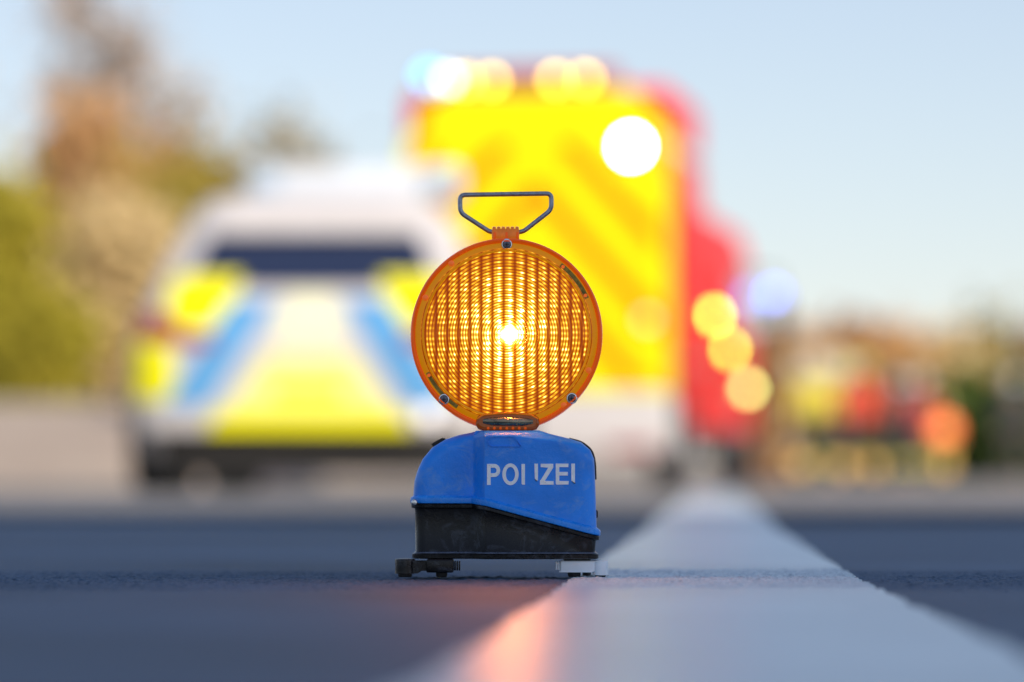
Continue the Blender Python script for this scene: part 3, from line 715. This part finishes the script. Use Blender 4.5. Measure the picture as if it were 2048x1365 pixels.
for x in (-.85, .85): MB().box(x-.2, x+.2, -.03, .02, .30, .38, .01).build('tail_lamp', M_RLAMP, fire)
MB().box(-HWF+.05, HWF-.05, .15, BL-.1, ZT-.03, ZT+.03, .02).build('roof_rail', M_RED, fbody)
MB().box(fx_(880), fx_(1232), -.015, .30, fz_(186), fz_(136), .03).build('roof_light_bar', mat('dark_red_cover', (.45, .05, .04), .4), fire)
# side lockers with roller shutters, on both sides
M_SHUT = mat('red_shutter', (.78, .015, .01), .5, var=.08, spec=.2)
for sgn in (1, -1):
    for a, b in ((.25, 1.15), (1.25, 2.15)):
        o = MB().box(*sorted((sgn*(HWF-.01), sgn*(HWF+.025))), a, b, 1.05, 2.7, .01).build('locker_shutter', M_SHUT, fbody)
        MB().box(*sorted((sgn*(HWF+.02), sgn*(HWF+.05))), a+.2, b-.2, 1.10, 1.16).build('handle', M_HUB, o)
    MB().box(*sorted((sgn*(HWF-.01), sgn*(HWF+.03))), .1, BL-.1, 2.98, 3.08, .01).build('side_band', M_WHITE, fbody)
cab = Shell([(.55, 1.18, BL+.05, BL+CL+2.7), (1.5, 1.19, BL+.05, BL+CL+2.75), (2.4, 1.15, BL+.06, BL+CL+2.55), (2.64, 1.08, BL+.12, BL+CL+2.4), (2.70, .95, BL+.3, BL+CL+2.2)], 8).build('cab', M_RED, fire, 30)
csh = Shell([(.55, 1.18, BL+.05, BL+CL+2.7), (1.5, 1.19, BL+.05, BL+CL+2.75), (2.4, 1.15, BL+.06, BL+CL+2.55), (2.64, 1.08, BL+.12, BL+CL+2.4), (2.70, .95, BL+.3, BL+CL+2.2)], 8)
for fc in ('left', 'right'):
    for a, b in ((BL+CL+.2, BL+CL+1.0), (BL+CL+1.1, BL+CL+2.0)): csh.panel('cab_window', [(a, 1.6), (b, 1.6), (b, 2.25), (a, 2.25)], M_GLASS, cab, fc, .008)
csh.panel('windscreen', [(-1.0, 1.5), (1.0, 1.5), (.98, 2.3), (-.98, 2.3)], M_GLASS, cab, 'front', .01)
MB().box(.1, 1.0, BL+.3, BL+2.2, 2.6, 3.0, .05).build('roof_box', M_WHITE, cab)
for sgn in (1, -1):
    for a, b in ((BL+.25, BL+1.6), (BL+1.7, BL+3.0)): MB().box(*sorted((sgn*(HWF-.03), sgn*(HWF+.02))), a, b, .9, 2.2, .01).build('locker_shutter', M_SHUT, cab)
    mr = MB().tube([(sgn*1.15, BL+CL+2.2, 2.25), (sgn*1.42, BL+CL+2.3, 2.25), (sgn*1.45, BL+CL+2.3, 1.9)], .02).build('mirror_arm', M_TRIM, cab)
    MB().box(*sorted((sgn*1.36, sgn*1.54)), BL+CL+2.25, BL+CL+2.33, 1.45, 2.0, .02).build('mirror', M_TRIM, mr)
for x in (-.98, .98):
    for y in (1.7, 6.9): wheel(fire, (x, y, .5), .5, .32)
# lamps
def round_lamp(px, py, r, mt, parent, depth=-.06, name='warning_light'):
    z = fz_(py); x = fx_(px)
    h = MB().lathe([(r*1.25, 0.06), (r*1.25, 0), (r*1.1, -.01)], 'Y', (x, depth+.02, z), 24).build(name, M_TRIM, parent)
    MB().lathe([(r*1.05, 0.0), (r, -.015), (r*.6, -.03), (.002, -.035)], 'Y', (x, depth+.01, z), 24).build('lens', mt, h); return h
A_LAMP = lampmat('amber_flasher', (1.0, .62, .05), 12)
for px in (930, 984, 1114, 1174): round_lamp(px, 160, .045, A_LAMP, fire)
B_LAMP = lampmat('blue_strobe', (.10, .55, 1.0), 5)
round_lamp(855, 150, .07, B_LAMP, fire); round_lamp(896, 156, .045, lampmat('white_strobe', (.85, .9, 1.0), 8), fire)
round_lamp(1266, 296, .085, lampmat('work_lamp_glow', (1.0, .95, .85), 60), fire, name='work_lamp')
round_lamp(1298, 642, .045, lampmat('rear_marker_glow', (1.0, .52, .40), 2), fire, name='marker_lamp')
for (px, py, Yd, c, e) in ((1400, 632, 36.9, (.95, 1.0, .08), 15), (1420, 700, 38.2, (.95, 1.0, .08), 12), (1452, 778, 40.0, (.85, .95, .25), 9)):
    w = P(px, py, Yd); a = R(9.6); dx, dy = w.x-fw.x, w.y-FYD
    xl = dx*math.cos(a) - dy*math.sin(a); yl = dx*math.sin(a) + dy*math.cos(a)
    h = MB().box(HWF-.02, xl+.01, yl-.03, yl+.05, w.z-.05, w.z+.05, .01).build('side_lamp', M_TRIM, fire)
    MB().lathe([(.062, 0), (.058, -.02), (.02, -.04)], 'Y', (max(xl, HWF+.03), yl-.03, w.z), 20).build('lens', lampmat('side_lamp_glow', c, e), h)
w = P(1550, 590, 42); a = R(9.6); dx, dy = w.x-fw.x, w.y-FYD
xl = dx*math.cos(a) - dy*math.sin(a); yl = dx*math.sin(a) + dy*math.cos(a)
bk = MB().tube([(1.17, yl, w.z-.25), (xl, yl, w.z-.25), (xl, yl, w.z-.06)], .025).build('beacon_bracket', M_TRIM, cab)
MB().lathe([(.07, -.08), (.085, -.06), (.08, .03), (.05, .07), (.005, .085)], 'Z', (xl, yl, w.z), 24).build('beacon', lampmat('blue_beacon_glow', (.14, .22, 1.0), 9), bk)

# ------------------------------------------------------------------ vegetation
def leaf_mat(name, a, b):
    m = bpy.data.materials.new(name); m.use_nodes = True; t = NT(m.node_tree); p = m.node_tree.nodes['Principled BSDF']
    t.L.new(t.ramp(t.noise(1.6, 5, .7), [(.35, a), (.65, b)]), p.inputs['Base Color']); p.inputs['Roughness'].default_value = .7
    p.inputs['Specular IOR Level'].default_value = .2; return m
M_BARK = mat('bark', (.13, .10, .08), .9, var=.3, vscale=10)
L_BROWN = leaf_mat('copper_leaves', (0.42, 0.22, 0.09), (0.62, 0.36, 0.15)); L_OLIVE = leaf_mat('olive_leaves', (0.350, 0.280, 0.052), (0.595, 0.455, 0.088))
L_TWIG = leaf_mat('pale_olive_twigs', (.42, .38, .26), (.58, .52, .38)); L_TAN = leaf_mat('tan_leaves', (.52, .30, .11), (.70, .42, .18)); L_GREEN = leaf_mat('green_leaves', (0.26, 0.23, 0.015), (0.52, 0.43, 0.05)); L_STRAW = leaf_mat('straw_twigs', (0.595, 0.420, 0.193), (0.750, 0.595, 0.298))
L_LEAF = leaf_mat('fresh_green_leaves', (.10, .16, .015), (.22, .28, .03)); L_DARK = leaf_mat('dark_green_leaves', (0.035, 0.061, 0.021), (0.105, 0.158, 0.035)); L_GREY = leaf_mat('bare_twigs', (0.44, 0.37, 0.31), (0.60, 0.50, 0.42))
def tree(name, label, cat, base, H, RW, lm, n=2500, ls=.10, trunk_h=.3, group=None, clumps=16, bare=False, squash=1.0, kidname='crown'):
    t = empty(name, base, random.uniform(0, 6), label, cat, group)
    mb = MB(); tips = []
    lean = random.uniform(-.03, .03)*H
    mb.tube([(0, 0, -.15), (lean*.3, 0, H*.25), (lean, 0, H*.6), (lean, 0, H*.95)], [H*.022, H*.017, H*.011, H*.002], 8)
    for k in range(26 if bare else 10):
        z0 = H*random.uniform(trunk_h, .85); a = random.uniform(0, 6.28); L = RW*random.uniform(.5, 1.0)*(1.15-z0/H*.5)
        p0 = Vector((lean*z0/H, 0, z0)); p2 = p0+Vector((math.cos(a)*L, math.sin(a)*L, L*random.uniform(.5, 1.2))); p1 = (p0+p2)/2+Vector((0, 0, L*.1))
        mb.tube([p0, p1, p2], [H*.007, H*.004, H*.001], 5); tips.append(p2); tips.append(p1)
    mb.build('trunk', M_BARK, t)
    cl = []
    for k in range(clumps):
        if bare and tips: c = random.choice(tips)
        else:
            u = random.uniform(trunk_h, .93); wv = math.sin(math.pi*min(1, max(.12, (u-trunk_h*.7)/(1-trunk_h*.7)))**.8)
            a = random.uniform(0, 6.28); q = RW*wv*random.uniform(.1, .8); c = Vector((math.cos(a)*q, math.sin(a)*q, H*u))
        cl.append((c, RW*random.uniform(.3, .6)))
    v = []; f = []
    for i in range(n):
        c, rr4 = random.choice(cl); d = Vector((random.gauss(0, 1), random.gauss(0, 1), random.gauss(0, 1))).normalized()*rr4*abs(random.gauss(0, .75))
        p = c+d; p.z = max(p.z, .05); s1 = ls*random.uniform(.6, 1.4); a = Vector((random.gauss(0, 1), random.gauss(0, 1), random.gauss(0, 1))).normalized(); b = a.orthogonal().normalized()
        wdt = s1*(.25 if bare else .7); k = len(v)
        v += [p-a*s1, p+b*wdt, p+a*s1, p-b*wdt]; f.append((k, k+1, k+2, k+3))
    me = bpy.data.meshes.new(kidname); me.from_pydata([q[:] for q in v], [], f); me.materials.append(lm)
    o = bpy.data.objects.new(kidname, me); COL.objects.link(o); o.parent = t; return t
def gz(x, y): return float(terr(np.array(x), np.array(y)))
def place(px, Y):
    w = P(px, 952, Y); return (w.x, Y, gz(w.x, Y))
def hz(py, Y): return (952-py)*Y/F_PX + CAM_H
TG = 'trees beyond the left verge'
def tr(nm, lb_, px, Y, top, wpx, lm, **k):
    b = place(px, Y); H = hz(top, Y)-b[2]; return tree(nm, lb_, k.pop('cat', 'tree'), b, H, wpx*Y/F_PX/2, lm, group=k.pop('group', TG), **k)
tr('bare_tree', 'tall bare grey-brown tree, the tallest one at the left', 180, 66, -160, 330, L_GREY, bare=True, clumps=90, n=3000, ls=.15, trunk_h=.2)
tr('bare_tree', 'slimmer bare tree just right of the tallest one at the left', 290, 72, 10, 230, L_GREY, bare=True, clumps=60, n=1700, ls=.15, trunk_h=.25)
tr('beech_tree', 'copper brown tree in front of the tall bare tree', 165, 58, 230, 420, L_BROWN, n=6500, ls=.12, trunk_h=.12, clumps=26)
tr('beech_tree', 'brown and tan tree between the copper tree and the police car', 310, 60, 290, 430, L_TAN, n=6500, ls=.12, trunk_h=.1, clumps=26)
tr('shrub', 'olive yellow bush left of the police car roof', 400, 56, 310, 400, L_OLIVE, n=9000, ls=.11, trunk_h=.08, cat='bush')
tr('shrub', 'straw coloured bush low beside the left edge of the police car', 240, 50, 430, 280, L_STRAW, n=7500, ls=.10, trunk_h=.05, cat='bush')
tr('shrub', 'bright green bush at the far left edge', -30, 48, 385, 290, L_GREEN, n=7500, ls=.11, trunk_h=.04, cat='bush')
tr('shrub', 'low green bush at the left, between the bright green and straw bushes', 85, 46, 620, 200, L_GREEN, n=4500, ls=.10, trunk_h=.04, cat='bush')
tr('shrub', 'olive bush right behind the police car', 520, 62, 480, 300, L_OLIVE, n=3500, ls=.11, trunk_h=.05, cat='bush')
tr('small_tree', 'small pale olive tree standing above the police car roof', 585, 90, 165, 270, L_TWIG, n=430, ls=.18, trunk_h=.5, clumps=20)
# hedge and trees far right, built as separate trees
RG = 'trees along the far right horizon'
far_lbl = ['brown rounded tree in the far line behind the fire crew, near the fire engine', 'second tree of the far line from the fire engine', 'middle tree of the far line on the right', 'fourth tree of the far line from the fire engine', 'far tree just inside the right edge', 'far tree cut by the right edge']
for k, (px, top, w_, lm) in enumerate(((1600, 660, 150, L_TAN), (1700, 640, 150, L_BROWN), (1790, 665, 150, L_TAN), (1880, 655, 150, L_STRAW), (1975, 645, 160, L_OLIVE), (2070, 665, 150, L_TAN))):
    tr('hedge_tree', far_lbl[k], px, 118+k*2, top, w_*1.35, lm, n=5200, ls=.22, trunk_h=.05, group=RG)
# dark shrubs beside the road on the right
tr('shrub', 'bright green shrub behind the orange-jacketed figure at the right', 1948, 74, 735, 150, L_LEAF, n=4200, ls=.11, trunk_h=.05, cat='bush', group='shrubs behind the crew')
tr('shrub', 'dark green shrub at the right edge of the road', 2030, 72, 770, 190, L_DARK, n=5500, ls=.16, trunk_h=.05, cat='bush', group='shrubs behind the crew')
tr('shrub', 'dark green shrub between the two figures in red jackets', 1805, 76, 800, 150, L_DARK, n=5000, ls=.15, trunk_h=.05, cat='bush', group='shrubs behind the crew')
tr('shrub', 'dark green shrub behind the person in the yellow vest', 1655, 70, 785, 170, L_DARK, n=5000, ls=.15, trunk_h=.05, cat='bush', group='shrubs behind the crew')
tr('shrub', 'dark green shrub just right of the person in the red jacket', 1762, 73, 790, 150, L_DARK, n=5000, ls=.15, trunk_h=.05, cat='bush', group='shrubs behind the crew')
tr('shrub', 'dark green shrub left of the glowing orange stand lamp', 1852, 71, 770, 130, L_DARK, n=5000, ls=.15, trunk_h=.05, cat='bush', group='shrubs behind the crew')
tr('roadside_tree', 'thin brown tree beside the cab of the fire engine', 1535, 62, 640, 90, L_BROWN, n=3800, ls=.12, trunk_h=.05, group='shrubs behind the crew')

# ------------------------------------------------------------------ people far down the road
M_SKIN = mat('skin', (.55, .33, .25), .5)
def person(label, px, Y, hgt, jacket, trousers, hat, face=0, stride=.12, band=None):
    b = P(px, 952, Y); k = hgt/1.78
    t = empty('person', (b.x, Y, 0), face, label, 'person', 'crew standing on the road at the right')
    def sk(name, pts, edges, rads, mt, root=0):
        me = bpy.data.meshes.new(name)
        bm = bmesh.new(); lay = bm.verts.layers.skin.verify(); vs = [bm.verts.new((x*k, y*k, z*k)) for x, y, z in pts]
        for a_, b_ in edges: bm.edges.new((vs[a_], vs[b_]))
        for q, r_ in zip(vs, rads): q[lay].radius = (r_[0]*k, r_[1]*k) if isinstance(r_, tuple) else (r_*k, r_*k)
        vs[root][lay].use_root = True; bm.to_mesh(me); bm.free(); me.materials.append(mt)
        o = bpy.data.objects.new(name, me); COL.objects.link(o); o.parent = t
        md = o.modifiers.new('skin', 'SKIN'); md.use_smooth_shade = True
        sb = o.modifiers.new('subsurf', 'SUBSURF'); sb.levels = 1; sb.render_levels = 1; return o
    s = stride
    pts = [(0, 0, .95), (0, .01, 1.15), (0, 0, 1.38), (0, 0, 1.50), (0, -.01, 1.60), (0, -.01, 1.72),
           (.20, 0, 1.42), (.27, -.01, 1.15), (.27, -.08, .92), (.27, -.11, .82), (-.20, 0, 1.42), (-.27, -.01, 1.15), (-.27, -.08, .92), (-.27, -.11, .82),
           (.10, 0, .88), (.11, -s*.4, .50), (.12, -s, .09), (.12, -s-.14, .05), (-.10, 0, .88), (-.11, s*.3, .50), (-.12, s, .09), (-.12, s-.14, .05)]
    ed = [(0,1),(1,2),(2,3),(3,4),(4,5),(2,6),(6,7),(7,8),(8,9),(2,10),(10,11),(11,12),(12,13),(0,14),(14,15),(15,16),(16,17),(0,18),(18,19),(19,20),(20,21)]
    rd = [(.13,.10),(.13,.10),(.15,.10),.055,(.085,.10),(.07,.085),.06,.042,.032,(.042,.022),.06,.042,.032,(.042,.022),.085,.058,.045,(.045,.035),.085,.058,.045,(.045,.035)]
    sk('body', pts, ed, rd, M_SKIN)
    sk('jacket', [(0,0,.86),(0,.01,1.12),(0,0,1.36),(0,0,1.46),(.21,0,1.42),(.285,-.01,1.14),(.28,-.08,.93),(-.21,0,1.42),(-.285,-.01,1.14),(-.28,-.08,.93)],
       [(0,1),(1,2),(2,3),(2,4),(4,5),(5,6),(2,7),(7,8),(8,9)], [(.19,.14),(.19,.14),(.20,.14),(.09,.09),.09,.07,.055,.09,.07,.055], jacket)
    sk('trousers', [(0,0,.93),(.10,0,.86),(.11,-s*.4,.50),(.12,-s,.12),(-.10,0,.86),(-.11,s*.3,.50),(-.12,s,.12)], [(0,1),(1,2),(2,3),(0,4),(4,5),(5,6)], [(.16,.13),.11,.085,.075,.11,.085,.075], trousers)
    MB().lathe([(.13*k, 1.70*k), (.135*k, 1.74*k), (.12*k, 1.80*k), (.07*k, 1.85*k), (.01*k, 1.865*k)], 'Z', (0, -.01, 0), 20).build('helmet', hat, t)
    for xx, yy_ in ((.118, -s*.7), (-.118, s*.7)):
        if band: MB().lathe([(.088*k, .26*k), (.092*k, .28*k), (.092*k, .36*k), (.088*k, .38*k)], 'Z', (xx*k, yy_*k, 0), 16, False).build('reflective_band', band, t)
    return t
J_RED = mat('red_orange_jacket', (.95, .10, .04), .7, var=.08); J_OR = mat('orange_jacket', (.90, .20, .02), .7, var=.08); J_DK = mat('dark_jacket', (.03, .032, .04), .8)
T_DK = mat('dark_trousers', (.04, .038, .04), .8); T_YE = mat('yellow_trousers', (.65, .52, .08), .7)
H_Y = mat('yellow_helmet', (.75, .70, .15), .3); H_W = mat('white_helmet', (.7, .7, .68), .3); BANDM = mat('reflective_yellow', (.80, .72, .15), .5)
J_YE = mat('yellow_vest', (.80, .65, .05), .7)
person('person in a yellow vest standing nearest the fire engine cab', 1628, 57, 1.80, J_YE, T_DK, H_W, .2, .1, BANDM)
person('person in a red jacket and dark trousers, second from the fire engine', 1722, 58, 1.78, J_RED, T_DK, H_Y, -.3, .14, BANDM)
person('person in dark clothing between the two people in red and orange', 1800, 66, 1.72, J_DK, T_DK, H_W, .9, .1, BANDM)
person('person in a bright orange jacket bending low at the right', 1886, 54, 1.10, J_OR, T_YE, H_Y, -.5, .10, BANDM)
person('person in a dark red jacket behind the stand lamp', 1838, 68, 1.80, mat('dark_red_jacket', (.55, .03, .02), .7), T_DK, H_W, .3, .1, BANDM)
person('person in dark clothing with a yellow-banded pair of trousers beside the yellow vest', 1672, 60, 1.70, J_DK, T_DK, H_Y, -.8, .12, BANDM)
person('person in dark clothing at the right edge', 2028, 60, 1.62, J_DK, T_DK, H_W, .5, .12)

b = P(1888, 952, 52)
o = empty('stand_lamp', (b.x, 52, 0), 0, 'glowing orange warning lamp on a short stand in front of the bending person', 'warning lamp')
MB().tube([(0, 0, 0), (0, 0, .62)], .02, 10).build('pole', M_TRIM, o); MB().box(-.16, .16, -.12, .12, 0, .06, .015).build('base', M_RUB, o)
MB().lathe([(.06, .05), (.13, .045), (.135, 0), (.13, -.04), (.05, -.055)], 'Y', (0, 0, .74), 28).build('lens', lampmat('stand_lamp_glow', (1.0, .20, .03), 2.6), o)
# parked vans seen end-on behind the crew
def van(label, px, Y, hw, H, paint):
    b = P(px, 952, Y); t = empty('parked_van', (b.x, Y, 0), -math.atan(VPX), label, 'van', 'vehicles waiting behind the crew')
    s = Shell([(.25, hw*.97, .05, 5.0), (.5, hw, 0, 5.2), (H*.5, hw, .02, 5.0), (H*.6, hw*.98, .03, 4.3), (H*.92, hw*.9, .10, 3.7), (H, hw*.75, .3, 3.4)], 8)
    bo = s.build('body', paint, t, 30)
    for sg in (1, -1):
        s.panel('rear_window', [(sg*.06, H*.56), (sg*hw*.8, H*.56), (sg*hw*.76, H*.82), (sg*.06, H*.82)], M_GLASS, bo, off=.01)
        s.panel('tail_light', [(sg*hw*.86, H*.35), (sg*hw*.97, H*.35), (sg*hw*.95, H*.55), (sg*hw*.86, H*.55)], M_RLAMP, bo, off=.02)
    s.panel('bumper', [(-hw*.9, .28), (hw*.9, .28), (hw*.9, .48), (-hw*.9, .48)], M_TRIM, bo, off=.03)
    for x in (-hw+.12, hw-.12):
        for y in (.9, 4.1): wheel(t, (x, y, .34), .34, .22)
    return t
M_CREAM = mat('cream_paint', (.75, .66, .45), .4, coat=.4); M_LILAC = mat('pale_lilac_paint', (.55, .46, .50), .4, coat=.4); M_MAROON = mat('maroon_paint', (.20, .03, .03), .4, coat=.4)
van('cream van parked behind the person in the yellow vest', 1632, 84, .98, 2.7, M_CREAM)
van('pale lilac van left of the two, behind the crew', 1890, 92, .95, 2.35, M_LILAC)
van('pale lilac van at the right edge behind the dark shrub', 2015, 88, .98, 2.35, M_LILAC)
van('maroon van partly hidden behind the person in dark clothing', 1825, 100, .85, 1.95, M_MAROON)

# small amber road lanterns on the ground in front of the crew
lan0 = None
for k, (px, Y, lb_) in enumerate(((1602, 43, 'amber road lantern on the ground nearest the fire engine'), (1690, 44, 'amber road lantern second from the fire engine'), (1745, 46, 'amber road lantern third from the fire engine'), (1890, 47, 'amber road lantern in front of the person bending low'))):
    b = P(px, 952, Y)
    if lan0 is None:
        lan0 = o = empty('road_lantern', (b.x, Y, 0), 0, lb_, 'lantern', 'amber lanterns on the road')
        MB().box(-.09, .09, -.05, .05, 0, .14, .01).build('base', M_RUB, o)
        MB().lathe([(.05, .03), (.085, .028), (.088, 0), (.085, -.028), (.05, -.03)], 'Y', (0, 0, .23), 24).build('lens', lampmat('lantern_glow', (1.0, .55, .08), .6), o)
    else:
        o = copy_tree(lan0); o.location = (b.x, Y, 0); o['label'] = lb_

# ------------------------------------------------------------------ added tower, unseen behind the camera to the right, placed to shade the near road
M_CONC = mat('concrete', (.42, .40, .37), .85, var=.12, vscale=.8)
az = R(-SUN_AZ); DT = 60.0; HT = DT*math.tan(R(SUN_EL))
cxt = math.sin(az)*DT + math.cos(az)*-2.2; cyt = 9.3 - math.cos(az)*DT + math.sin(az)*-2.2
tb = empty('added_shade_tower', (cxt, cyt, 0), math.atan2(-math.cos(az), math.sin(az)) + R(90), 'unseen pale concrete tower added behind the camera to the right to shade the near road', 'added shade caster')
MB().box(-5.6, 5.6, -11, 0, -.3, HT-.4, .05).build('wall', M_CONC, tb)
MB().box(-5.75, 5.75, -11.15, .15, HT-.4, HT, .05).build('roof', M_TRIM, tb)
w0 = p0 = None
for fl_ in range(9):
    for k in range(4):
        if w0 is None:
            w0 = w_ = MB().box(-.8, .8, -.05, .04, 0, 1.5, .02).build('window', M_WHITE, tb)
            p0 = MB().box(-.7, .7, .03, .05, .1, 1.4).build('pane', M_GLASS, w0)
        else:
            w_ = w0.copy(); COL.objects.link(w_); w_.parent = tb; p_ = p0.copy(); COL.objects.link(p_); p_.parent = w_
        w_.location = (-4.1+k*2.73, 0, 1.6+fl_*2.9)
MB().box(-1.1, 1.1, .0, .25, -.2, 1.5, .02).build('door', M_TRIM, tb)
